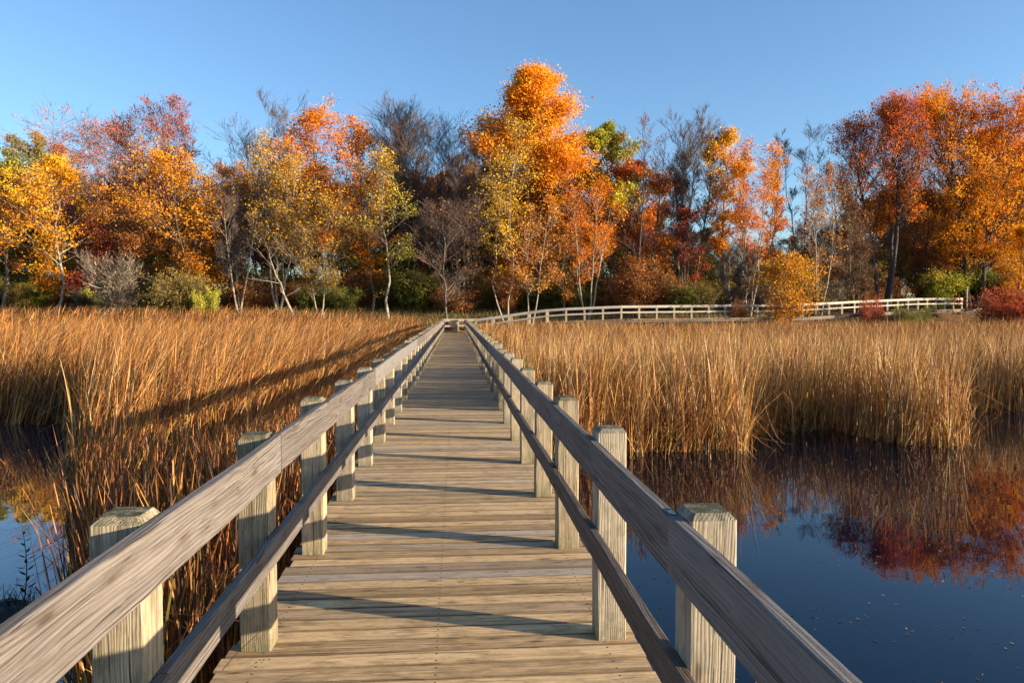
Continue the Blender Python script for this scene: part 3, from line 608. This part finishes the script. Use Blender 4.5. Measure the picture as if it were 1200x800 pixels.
big = dict(n1=26, n2=8, n3=6)
T_ = [  # px, ytop, Y, half width px, name, label, seed, bark, kwargs
 (62, 183, 63, 38, 'aspen_tree', 'small golden yellow tree with slim pale trunk at the far left of the reeds', 101, 'pale', dict(pal=GOLD+YEL[2:], leaves=4000, size=.20, prof='oval', t0=.18, rad=.13, ang=(.9, .3), hgrad=.35)),
 (4, 205, 66, 34, 'maple_tree', 'dull orange tree cut by the left edge of the view', 102, 'grey', dict(pal=TAN, leaves=3000, size=.19, t0=.3)),
 (118, 122, 74, 56, 'maple_tree', 'tall sparse pink red tree with forked bare limbs, left of its pair', 103, 'pale', dict(pal=PINK, leaves=5000, size=.18, stems=3, twigs=4, prof='vase', t0=.35, ang=(.7, .35), spread=.13, rad=.24, up=.4, n1=14)),
 (196, 120, 75, 46, 'maple_tree', 'tall sparse reddish tree behind the amber one, right of its pair', 104, 'grey', dict(pal=PINK[1:]+RED[2:], leaves=5000, size=.18, stems=3, twigs=4, prof='vase', t0=.4, ang=(.7, .35), rad=.22, up=.4, n1=14)),
 (230, 183, 66, 46, 'maple_tree', 'broad amber tree with leaves down to the reeds', 105, 'grey', dict(pal=GOLD, leaves=5500, size=.20, stems=2, t0=.12, prof='round', rad=.16, ang=(1.0, .4), n1=24)),
 (280, 212, 65, 32, 'birch_tree', 'bare pale stemmed tree just right of the amber tree', 106, 'pale', dict(leaves=0, stems=3, twigs=4, t0=.35, prof='vase', rad=.13, spread=.14)),
 (327, 160, 66, 34, 'birch_tree', 'tall yellow tree with several slim pale stems', 107, 'pale', dict(pal=YEL, leaves=2800, size=.17, stems=4, t0=.40, prof='column', rad=.13, ang=(.6, .3), spread=.08)),
 (312, 128, 76, 48, 'birch_tree', 'tall brownish bare tree with hazy twigs behind the yellow birch', 108, 'grey', dict(leaves=0, stems=3, twigs=5, t0=.35, prof='vase', rad=.2, up=.4)),
 (392, 128, 71, 50, 'maple_tree', 'orange tree with thin twiggy top left of the dark bare tree', 109, 'grey', dict(pal=ORG[:3]+TAN[2:], leaves=8000, size=.20, stems=2, t0=.28, prof='round', rad=.2, hgrad=.1)),
 (374, 225, 64, 44, 'birch_tree', 'lower yellow olive tree with thin crooked pale trunk', 110, 'pale', dict(pal=OLV[2:]+YEL, leaves=2000, size=.16, stems=2, t0=.2, prof='round', rad=.11)),
 (345, 268, 62.5, 30, 'dead_tree', 'crooked dead grey sapling leaning over the reeds', 111, 'pale', dict(leaves=0, t0=.25, twigs=3, n1=9, n2=4, n3=3, rad=.14, lean=(-.15, 0), prof='vase')),
 (455, 172, 65, 34, 'birch_tree', 'thin tree with few yellow green leaves and pale trunk before the dark bare tree', 112, 'pale', dict(pal=LIME[1:]+YEL[1:3], leaves=1200, size=.17, t0=.3, prof='column', rad=.13)),
 (480, 118, 73, 50, 'oak_tree', 'large dark bare tree with broad fan of twigs', 513, 'dark', dict(leaves=0, stems=5, n2=8, twigs=5, t0=.25, prof='vase', rad=.26, up=.5, ang=(.75, .3), spread=.07, n1=24)),
 (524, 236, 61.7, 36, 'alder_tree', 'small grey brown bare tree at the end of the straight boardwalk', 114, 'grey', dict(pal=RUST, leaves=350, size=.12, twigs=5, t0=.15, prof='round', rad=.10, ang=(1.0, .6))),
 (545, 188, 69, 26, 'birch_tree', 'slim bare tree with bundle of pale straight stems left of the yellow birch', 115, 'pale', dict(leaves=0, stems=4, twigs=4, t0=.35, prof='column', rad=.13, ang=(.6, .3), spread=.07)),
 (566, 148, 82, 40, 'oak_tree', 'grey bare tree half hidden left of the giant orange tree', 116, 'grey', dict(leaves=0, stems=2, twigs=4, t0=.3, prof='round', rad=.2)),
 (592, 148, 63.5, 30, 'birch_tree', 'narrow yellow birch before the giant orange tree', 117, 'pale', dict(pal=YEL[1:]+[(.62, .50, .06)], leaves=2000, size=.17, n1=14, t0=.28, stems=2, prof='column', rad=.11, ang=(.6, .3), spread=.05)),
 (626, 90, 71, 50, 'maple_tree', 'giant dense orange tree, highest of the whole tree line', 118, 'grey', dict(pal=[(.78, .24, .01), (.86, .33, .012), (.88, .41, .025)], leaves=34000, size=.25, t0=.14, prof='oval', sig=.45, rad=.28, ang=(1.05, .3), n1=44, n2=8, n3=6)),
 (622, 232, 62.8, 30, 'birch_tree', 'small pinkish orange tree with pale stem under the giant orange one', 119, 'pale', dict(pal=TAN[1:]+ORG[2:3], leaves=1300, size=.16, n1=12, t0=.2, prof='oval', rad=.10, stems=2)),
 (704, 143, 69.5, 38, 'maple_tree', 'tree with green top turning yellow below, right of the giant orange one', 120, 'grey', dict(pal=[ORG[2], YEL[1], YEL[2], LIME[2], (.30, .30, .03)], leaves=9000, size=.22, t0=.25, prof='oval', rad=.2, hgrad=.75)),
 (688, 190, 64.5, 34, 'birch_tree', 'grey stemmed tree with sparse orange leaves where the curving rails begin', 121, 'pale', dict(pal=ORG, leaves=2200, size=.17, stems=4, n1=9, n2=5, t0=.28, prof='oval', rad=.11, ang=(.6, .35))),
 (738, 192, 72, 42, 'maple_tree', 'orange red tree right of the green topped one', 122, 'dark', dict(pal=[(.88, .42, .04), (.88, .36, .03), (.80, .24, .03), (.62, .13, .03)], leaves=10000, size=.22, t0=.2, prof='oval', rad=.2, hgrad=.15)),
 (748, 143, 67.5, 34, 'ash_tree', 'dark bare tree with few maroon leaves and a long leaning limb', 123, 'dark', dict(pal=RED[:3]+RUST[1:2], leaves=700, size=.15, stems=3, n1=12, t0=.2, prof='column', rad=.17, up=.5, ang=(.7, .3))),
 (771, 236, 78, 22, 'maple_tree', 'rounded orange tree seen low behind the leaning limb', 124, 'grey', dict(pal=ORG, leaves=3000, size=.22, t0=.3, prof='round', rad=.15)),
 (803, 138, 69, 36, 'ash_tree', 'tall bare tree with a fan of upright brown stems', 125, 'grey', dict(leaves=0, stems=5, twigs=4, t0=.3, prof='vase', rad=.17, up=.5, ang=(.55, .25), spread=.08)),
 (806, 246, 67, 18, 'maple_tree', 'small dark red tree at the foot of the tall bare stems', 126, 'dark', dict(pal=RED, leaves=900, size=.17, t0=.3, prof='round', rad=.10)),
 (845, 153, 69, 24, 'aspen_tree', 'narrow yellow orange tree, higher left one of the two', 127, 'grey', dict(pal=ORG[2:]+YEL[2:], leaves=4500, size=.21, t0=.3, prof='column', rad=.14, ang=(.6, .25), hgrad=.3)),
 (878, 168, 66, 27, 'birch_tree', 'narrow sparse orange tree with several white stems behind the rails', 128, 'pale', dict(pal=ORG[1:], leaves=3600, size=.18, stems=5, n1=9, n2=5, t0=.32, prof='column', rad=.12, ang=(.5, .25), spread=.10)),
 (862, 290, 62.8, 24, 'dead_tree', 'low spreading bare grey tree behind the rails', 129, 'pale', dict(leaves=0, stems=3, twigs=4, t0=.2, prof='vase', rad=.09, spread=.35)),
 (906, 203, 72, 12, 'aspen_tree', 'very slim orange tree left of the tall grey bare pair', 130, 'grey', dict(pal=ORG[1:], leaves=1200, size=.19, t0=.3, prof='column', rad=.10)),
 (938, 147, 80, 27, 'ash_tree', 'tall thin grey bare tree, taller one of the grey pair', 131, 'grey', dict(leaves=0, stems=3, twigs=4, n1=10, n2=5, spread=.06, t0=.35, prof='vase', rad=.17, up=.6, ang=(.55, .25))),
 (907, 160, 82, 16, 'ash_tree', 'thin grey bare tree, shorter one of the grey pair', 132, 'dark', dict(leaves=0, stems=2, twigs=4, n1=9, n2=5, spread=.05, t0=.4, prof='vase', rad=.14, up=.6, ang=(.55, .25))),
 (960, 193, 66.5, 28, 'birch_tree', 'white stemmed tree with scattered orange leaves left of the red maple', 133, 'pale', dict(pal=TAN[2:]+ORG[2:3], leaves=900, size=.17, stems=3, n1=11, t0=.28, prof='oval', rad=.13, ang=(.6, .3), spread=.06)),
 (990, 168, 88, 34, 'oak_tree', 'hazy grey bare tree far behind, left of the red maple', 134, 'grey', dict(leaves=0, stems=2, twigs=4, t0=.3, prof='round', rad=.2)),
 (1003, 225, 68, 24, 'ash_tree', 'brown twiggy tree against the left side of the red maple', 135, 'grey', dict(pal=RUST, leaves=900, size=.13, twigs=4, t0=.15, prof='oval', rad=.12, stems=2)),
 (1036, 112, 71, 48, 'maple_tree', 'orange red crowned maple with black forking trunk left of the orange maple', 136, 'dark', dict(pal=[(.80, .36, .03), (.78, .27, .02), (.78, .18, .02), (.86, .17, .04)], leaves=8500, size=.20, stems=3, t0=.42, prof='round', rad=.34, ang=(1.05, .4), spread=.09, hgrad=.3, n1=34, n2=8, n3=6)),
 (1138, 96, 73, 68, 'maple_tree', 'broad fiery orange maple with red tips filling the right edge', 137, 'dark', dict(rot=3.14, pal=[(.88, .47, .02), (.88, .37, .012), (.87, .29, .012), (.84, .18, .02)], leaves=22000, size=.23, stems=4, t0=.22, prof='round', rad=.32, ang=(1.2, .35), spread=.14, hgrad=.25, n1=34, n2=8, n3=6)),
 (1215, 165, 78, 40, 'maple_tree', 'reddish maple cut by the right edge of the view', 138, 'dark', dict(pal=ORG[1:], leaves=9000, size=.22, stems=3, t0=.25, prof='round', rad=.26, ang=(1.1, .35))),
 (1196, 268, 66, 24, 'aspen_tree', 'small yellow orange tree low at the right edge', 139, 'dark', dict(pal=GOLD[1:], leaves=2600, size=.18, t0=.15, prof='oval', rad=.11)),
 (922, 298, 59.2, 29, 'maple_tree', 'small round bright yellow orange tree before the white rails', 140, 'grey', dict(pal=GOLD[1:]+YEL[2:3], leaves=3400, size=.16, t0=.08, prof='round', rad=.06, stems=3)),
 (20, 160, 100, 26, 'poplar_tree', 'pale green tree behind at the far left, left one of three', 141, 'grey', dict(pal=[(.16, .17, .06), (.26, .25, .10), (.30, .27, .12)], leaves=4500, size=.26, prof='oval', t0=.2)),
 (46, 158, 102, 22, 'poplar_tree', 'deep green tree behind at the far left, middle one of three', 142, 'grey', dict(pal=GRN[1:], leaves=4500, size=.26, prof='oval', t0=.2)),
 (-8, 166, 98, 24, 'poplar_tree', 'olive green tree behind, half cut by the left edge', 143, 'grey', dict(pal=GRN[1:], leaves=4500, size=.26, prof='oval', t0=.2)),
 (66, 172, 92, 24, 'maple_tree', 'orange red tree behind the top of the small golden tree', 144, 'grey', dict(pal=ORG[:2]+RUST[1:], leaves=3500, size=.22, prof='oval', t0=.2)),
 (150, 220, 68, 44, 'maple_tree', 'rusty orange low tree under the sparse pink tree', 145, 'grey', dict(pal=RUST+GOLD[1:2], leaves=4200, size=.18, prof='round', t0=.2, rad=.12)),
 (110, 262, 67, 24, 'maple_tree', 'crimson small tree right of the small golden tree', 146, 'dark', dict(pal=RED, leaves=1500, size=.17, prof='round', t0=.2, rad=.09)),
 (436, 205, 68, 30, 'maple_tree', 'amber leafed tree with thin crown between orange and dark bare trees', 147, 'grey', dict(pal=GOLD[:3], leaves=2600, size=.17, prof='oval', t0=.25, rad=.13, twigs=4)),
 (745, 300, 66, 26, 'maple_tree', 'low rusty tree under the leaning limb', 148, 'dark', dict(pal=RUST+ORG[:1], leaves=1400, size=.17, prof='round', t0=.15, rad=.08)),
 (660, 260, 65, 28, 'maple_tree', 'dull orange small tree at the right foot of the giant orange one', 149, 'grey', dict(pal=TAN[:3], leaves=2000, size=.16, prof='oval', t0=.2, rad=.09)),
]
for px, yt, Y, hw, nm, lab, sd_, bk, kw in T_:
    tree_at(px, yt, Y, hw, nm, lab, seed=sd_, bark=bk, **kw)

# the deeper wood: five kinds of filler trees, copied
kinds = []
specs = [(201, dict(leaves=0, stems=2, twigs=4, prof='round', t0=.25, rad=.16), 'grey', 'bare brown tree deep in the wood behind the front row'),
         (202, dict(leaves=0, stems=3, twigs=4, prof='vase', t0=.3, rad=.15), 'grey', 'bare brown tree deep in the wood behind the front row'),
         (203, dict(pal=RUST, leaves=3600, size=.22, prof='oval', t0=.15, rad=.14), 'dark', 'rust brown leafed tree deep in the wood behind the front row'),
         (204, dict(pal=OLV+TAN[:1], leaves=3800, size=.24, prof='round', t0=.1, rad=.14), 'dark', 'dull olive tree deep in the wood behind the front row'),
         (205, dict(pal=TAN[:3], leaves=3000, size=.21, prof='oval', t0=.2, rad=.13), 'grey', 'faded orange tree deep in the wood behind the front row')]
skyline = [(-60, 190), (0, 200), (60, 200), (150, 190), (250, 205), (300, 190), (400, 185), (470, 200), (560, 195), (640, 200), (700, 215), (760, 235), (800, 262), (860, 268), (900, 262), (960, 250), (1000, 225), (1060, 210), (1200, 190), (1260, 190)]
sx = [a for a, _ in skyline]; sy_ = [b for _, b in skyline]
rr = random.Random(3); protos = {}
n = 0
for row, (Y, step) in enumerate(((78, 44), (86, 36), (95, 34), (106, 38))):
    px = -90+rr.uniform(0, 20)
    while px < 1290:
        Yq = Y+rr.uniform(-3.5, 3.5); yt = np.interp(px, sx, sy_)+rr.uniform(0, 44)+(0 if row else 18)
        b = at(px, 350, Yq); gz = float(ground(b.x, Yq))-0.05; H = at(px, yt, Yq).z-gz
        k = rr.choices(range(5), (3, 3, 3, 2.2, 1.6))[0]
        sd_, kw, bk, lab = specs[k]; grp = ['bare trees of the deeper wood']*2+['rusty trees of the deeper wood', 'olive trees of the deeper wood', 'faded orange trees of the deeper wood']
        if k not in protos:
            d = tree_mesh(sd_, 14.0, 3.3, **kw)
            r = make_tree(['ash_tree', 'ash_tree', 'oak_tree', 'thorn_tree', 'maple_tree'][k], lab, 'tree', (b.x, Yq, gz), d, bk, grp[k])
            r.scale = (H/14,)*3; protos[k] = r
        else:
            copy_tree(protos[k], (b.x, Yq, gz), rr.uniform(0, 6.28), H/14, lab, grp[k])
        px += step*rr.uniform(0.75, 1.25); n += 1

# ------------------------------------------------------------------ shrubs along the edge of the wood
sh = {}
def shrub_proto(key, seed, pal, leaves, tw=3, size=.12):
    d = tree_mesh(seed, 2.5, 1.8, pal=pal, leaves=leaves, size=size, stems=6, t0=.08, prof='vase', rad=.035, spread=.30, n1=9, n2=6, n3=4, twigs=tw, ang=(.7, .4), sig=.16)
    return d
SK = {'olive': ('olive_bush', 301, OLV, 3600, 3), 'green': ('green_bush', 302, GRN, 4200, 3), 'lime': ('lime_bush', 303, LIME, 3200, 3), 'twig': ('twig_bush', 304, [(.30, .24, .14), (.36, .28, .16)], 700, 5),
      'rust': ('rust_bush', 305, RUST+ORG[:1], 3200, 3), 'red': ('red_bush', 306, RED+[(.60, .12, .03)], 2600, 3)}
shp = {}
def shrub(px, ytop, ybase, Y, hwpx, kind, label, group):
    b = at(px, 350, Y); gz = float(ground(b.x, Y))-0.08
    H = max(at(px, ytop, Y).z-gz, 0.5); W_ = hwpx/FPX*Y
    nm, sd_, pal, lv, tw = SK[kind]
    if kind not in shp:
        r = make_tree(nm, label, 'bush', (b.x, Y, gz), shrub_proto(kind, sd_, pal, lv, tw), 'pale' if kind == 'twig' else 'grey', group); shp[kind] = r
        r.scale = (W_/1.8, W_/1.8, H/2.5)
    else:
        r = shp[kind].copy(); COL.objects.link(r); r.location = (b.x, Y, gz); r.rotation_euler = (0, 0, random.uniform(0, 6.28)); r.scale = (W_/1.8, W_/1.8, H/2.5)
        r['label'] = label
        if group: r['group'] = group
        elif 'group' in r: del r['group']
        for ch in shp[kind].children:
            c = ch.copy(); COL.objects.link(c); c.parent = r
    return r
shrub(132, 298, 350, 61.5, 20, 'twig', 'grey twiggy bush standing above the reeds right of the small golden tree', None)
shrub(212, 318, 350, 62, 28, 'olive', 'rounded olive bush below the amber tree', None)
shrub(241, 338, 358, 60.5, 12, 'lime', 'small bright yellow green bush at the reed edge below the bare pale tree', None)
shrub(1100, 318, 350, 73.5, 26, 'lime', 'bright yellow green bush under the orange maple behind the rails', None)
shrub(1145, 312, 352, 74, 22, 'green', 'fresh green bush just beyond the end of the white rails', None)
shrub(1022, 347, 366, 60.5, 13, 'red', 'scarlet low bush before the white rails', None)
shrub(1186, 338, 366, 62, 34, 'red', 'dark red low bush at the right edge of the reeds', None)
shrub(1068, 360, 370, 59.5, 16, 'green', 'green low bush before the white rails under the red maple', None)
shrub(864, 352, 366, 60.0, 10, 'rust', 'low orange bush left of the small round yellow tree', None)
for px in np.arange(-60, 1260, 27):
    px = float(px)+random.uniform(-8, 8)
    if 1040 < px < 1165: continue
    k = random.choices(['olive', 'green', 'rust', 'twig', 'lime'], (4, 3.2, 3.2, 3.0, 0.8) if px < 960 else (2.5, 1.5, 5, 2.5, 0.5))[0]
    hpx = random.uniform(12, 36); Y = 68.0+random.uniform(-1.2, 2.0)+(5 if px > 980 else 0)
    shrub(px, 350-hpx, 350, Y, random.uniform(15, 26), k, {'olive': 'olive leafed bush', 'green': 'dark green bush', 'rust': 'rust leafed bush', 'twig': 'bare twiggy bush', 'lime': 'yellow green bush'}[k]+' in the undergrowth at the foot of the wood', {'olive': 'olive undergrowth bushes', 'green': 'green undergrowth bushes', 'rust': 'rusty undergrowth bushes', 'twig': 'twiggy undergrowth bushes', 'lime': 'yellow green undergrowth bushes'}[k])
for px in np.arange(-60, 1260, 44):
    px = float(px)+random.uniform(-10, 10)
    k = random.choices(['green', 'olive', 'rust'], (3, 3, 3.5))[0]
    shrub(px, random.uniform(278, 322), 350, 71+random.uniform(-1.5, 2.5)+(4 if px > 980 else 0), random.uniform(20, 34), k, {'olive': 'olive leafed bush', 'green': 'dark green bush', 'rust': 'rust leafed bush'}[k]+' in the shade under the trees', {'olive': 'shaded olive bushes', 'green': 'shaded green bushes', 'rust': 'shaded rusty bushes'}[k])

# rough grass between the reeds and the wood
rng = np.random.default_rng(77); nG = 60000
x = rng.uniform(-62, 66, nG); y = rng.uniform(56, 69, nG); k = (ground(x, y) > 0.15)
x, y = x[k], y[k]
GP = np.array([(.10, .11, .025), (.18, .15, .04), (.30, .18, .06), (.38, .22, .08), (.07, .08, .02)])
on_walk = np.zeros(len(x), bool)
for q in side_pts: on_walk |= ((x-q.x)**2+(y-q.y+0.9)**2 < 1.3**2)
x, y = x[~on_walk], y[~on_walk]
V, F, C = blades(x, y, ground(x, y)-0.03, rng.uniform(.2, .65, len(x)), np.full(len(x), .05), np.zeros(len(x)), np.full(len(x), .035), rng, .1, 2, np.array([.3, .25, .18, .12, .15]), GP)
tag(mesh_np('grass', V, F, M_REED, attrs={'Col': C}), 'rough grass and weeds between the reeds and the trees', 'grass', kind='stuff')

# ------------------------------------------------------------------ small things near the camera
# post standing beyond the end of the curving rails
b = at(1133, 350, 71.5); gz = float(ground(b.x, 71.5))
m = MB(); m.bar((b.x, 71.5, gz-0.2), (b.x, 71.5, at(1133, 336, 71.5).z), 0.14, 0.14, 0.01, up=(0, 1, 0), capin=.02, capw=.02, u0=0)
tag(m.build('marker_post', M_POST), 'lone grey post just beyond the far end of the white rails', 'post')
# tuft of half-green cattail leaves behind the nearest left post
def tuft(name, label, cx, cy, n, h, seed, pal_w, fan=0.22, w=0.012, z=0.0):
    rng = np.random.default_rng(seed); a = rng.uniform(0, 6.28, n)
    x = cx+np.cos(a)*0.03*rng.random(n); y = cy+np.sin(a)*0.03*rng.random(n)
    V, F, C = blades(x, y, np.full(n, z), rng.uniform(.7, 1, n)*h, np.cos(a)*fan*rng.random(n), np.sin(a)*fan*rng.random(n), np.full(n, w), rng, .12, 8, pal_w)
    return tag(mesh_np(name, V, F, M_REED, attrs={'Col': C}), label, 'plant')
tuft('cattail_plant', 'fan of half green cattail leaves between the two nearest left posts', -1.42, 3.35, 26, 1.35, 4, np.array([.10, .1, .0, .0, .05, .15, .25, .35]))
# leafy weed on a mud hummock at the left edge of the view
hm = at(8, 705, 6.1); hv = []; hf = []
rng = np.random.default_rng(9); nu, nw = 26, 9
for i in range(nw):
    for j in range(nu):
        a = j*2*math.pi/nu; r = 0.42*(i/(nw-1))*(1+0.25*math.sin(3*a+1)+0.12*math.sin(7*a)); hv.append((math.cos(a)*r*1.2, math.sin(a)*r*0.8, 0.17*(1-(i/(nw-1))**2)-0.03+rng.normal(0, 0.012)))
for i in range(nw-1):
    for j in range(nu): hf.append((i*nu+j, (i+1)*nu+j, (i+1)*nu+(j+1) % nu, i*nu+(j+1) % nu))
o = mesh_np('mud_hummock', hv, np.array(hf), plainmat('wet_mud', (0.03, 0.024, 0.016), 0.5), loc=(hm.x, hm.y, 0.0), smooth=True)
tag(o, 'dark wet hummock of dead plants in the water at the left edge', 'mound')
rng = np.random.default_rng(31); n_ = 260
a = rng.uniform(0, 6.28, n_); rr_ = 0.40*np.sqrt(rng.random(n_))
V, F, C = blades(np.cos(a)*rr_*1.2, np.sin(a)*rr_*.8, np.full(n_, .03), rng.uniform(.08, .3, n_), rng.normal(0, .5, n_), rng.normal(0, .5, n_), np.full(n_, .008), rng, .3, 4, np.array([.3, .3, .2, .2]), np.array([(.05, .035, .02), (.08, .05, .025), (.03, .025, .015), (.03, .04, .015)]))
o = mesh_np('dead_leaves', V, F, M_REED, attrs={'Col': C}, loc=(hm.x, hm.y, 0.0)); tag(o, 'dark dead leaves matted on the wet hummock at the left edge', 'leaves', kind='stuff')
wd = empty('weed', (hm.x+0.10, hm.y+0.05, 0.10)); tag(wd, 'single upright leafy weed growing from the dark hummock at the left edge', 'plant')
t = np.linspace(0, 1, 9); P = np.stack([0.03*np.sin(t*3), 0*t, t*0.62], 1)[None]
v, f = tubes(P, np.linspace(.006, .002, 9)[None], 5); mesh_np('stem', v, f, plainmat('weed_stem', (.05, .05, .02)), wd)
LV, LF = [], []
for i in range(30):
    s = 0.12+0.88*i/30; a = i*2.4; c = Vector((0.03*math.sin(s*3), 0, s*0.62)); d = Vector((math.cos(a), math.sin(a), 0.35)).normalized(); sd2 = Vector((-math.sin(a), math.cos(a), 0)); L = 0.10*(1.1-0.5*s)
    b0 = len(LV); LV += [c, c+d*L*.45+sd2*L*.16, c+d*L, c+d*L*.45-sd2*L*.16]; LF.append((b0, b0+1, b0+2, b0+3))
lv = np.array([tuple(q) for q in LV]); C = np.ones((len(lv), 4)); C[:, :3] = (.035, .05, .015)
mesh_np('foliage', lv, np.array(LF), M_LEAF, wd, {'Col': C})
# litter on the water and on the deck
def litter(name, label, x, y, z, size, pal, seed):
    rng = np.random.default_rng(seed); n = len(x); a = rng.uniform(0, 6.28, n); L = size*rng.uniform(.4, 1.5, n); w_ = L*rng.uniform(.12, .5, n)
    c, s_ = np.cos(a), np.sin(a); P = []
    for dx, dy in ((-1, 0), (0, -1), (1, 0), (0, 1)):
        P.append(np.stack([x+c*L*dx*.5-s_*w_*dy*.5, y+s_*L*dx*.5+c*w_*dy*.5, z+rng.uniform(0.002, 0.006, n)], 1))
    V = np.stack(P, 1).reshape(-1, 3); pal = np.array(pal); col = pal[rng.integers(0, len(pal), n)]*rng.uniform(.6, 1.1, n)[:, None]
    C = np.ones((n, 4, 4)); C[:, :, :3] = col[:, None]
    return tag(mesh_np(name, V, np.arange(n*4).reshape(-1, 4), M_REED, attrs={'Col': C.reshape(-1, 4)}), label, 'leaves', kind='stuff')
rng = np.random.default_rng(55)
cl = rng.uniform(0, 1, (160, 2))*np.array([10, 9])+np.array([1.4, 3.2]); ci = rng.integers(0, 160, 1800)
x = cl[ci, 0]+rng.normal(0, .32, 1800); y = cl[ci, 1]+rng.normal(0, .22, 1800); k = (x > 1.1) & (y < edgeR(x)+.2)
litter('floating_leaves', 'scattered floating leaves and reed bits on the dark water at right', x[k], y[k], 0.0, 0.034, [(.22, .13, .05), (.30, .20, .08), (.12, .08, .04), (.45, .35, .2), (.08, .09, .03)], 56)
cl = np.stack([rng.uniform(-12, -3, 40), rng.uniform(5, 13, 40)], 1); ci = rng.integers(0, 40, 420)
x = cl[ci, 0]+rng.normal(0, .3, 420); y = cl[ci, 1]+rng.normal(0, .15, 420)
litter('floating_leaves', 'dark floating leaves and bits on the pale water at left', x, y, 0.0, 0.05, [(.06, .06, .03), (.10, .07, .03), (.04, .05, .03)], 57)
rng = np.random.default_rng(61)
x = np.where(rng.random(90) < .5, rng.uniform(-1.1, -.75, 90), rng.uniform(-1.0, .9, 90)); y = 2.2+rng.random(90)**1.5*16
litter('fallen_leaves', 'few dry brown leaf bits lying on the boardwalk deck', x, y, DECK+0.003, 0.028, [(.22, .11, .04), (.35, .20, .07), (.12, .07, .03)], 62)
# reed straws lying on the deck by the left posts
def straw(cx, cy, cz, L, a, w, lab):
    V, F, C = [], [], []
    for i in range(7):
        t = i/6; px_, py_ = cx+math.cos(a)*L*(t-.5), cy+math.sin(a)*L*(t-.5)+0.02*math.sin(t*4); q = w*(1-.8*abs(t-.3))*.5
        V += [(px_-math.sin(a)*q, py_+math.cos(a)*q, cz+.004+.012*math.sin(t*3.1)), (px_+math.sin(a)*q, py_-math.cos(a)*q, cz+.006+.012*math.sin(t*3.1))]
        C += [(.42, .30, .14, 1)]*2
    for i in range(6): F.append((2*i, 2*i+1, 2*i+3, 2*i+2))
    return tag(mesh_np('reed_straw', V, np.array(F), M_REED, attrs={'Col': np.array(C)}), lab, 'straw')
s1 = at(405, 587, 5.85); straw(-0.80, 6.15, DECK+.002, .42, 0.12, .014, 'pale reed straw lying on the deck against a left post')
straw(-0.95, 5.85, DECK+.002, .34, -0.5, .010, 'short bent reed straw poking onto the deck beside a left post')
# lichen patch on the right top rail
lv = []; rng = np.random.default_rng(3)
for j in range(14):
    a = j*2*math.pi/14; r = (.010+.005*rng.random()); lv.append((math.cos(a)*r, math.sin(a)*r*2.4, .0))
lv.append((0, 0, .004)); lf = [(j, (j+1) % 14, 14) for j in range(14)]
o = mesh_np('lichen_patch', lv, np.array(lf), plainmat('white_lichen', (.42, .42, .38)), bw); o.matrix_parent_inverse = Matrix.Translation(-Vector(bw.location)); o.location = (XI_R-.022, 2.36, DECK+1.045)
o['label'] = 'white lichen patch'
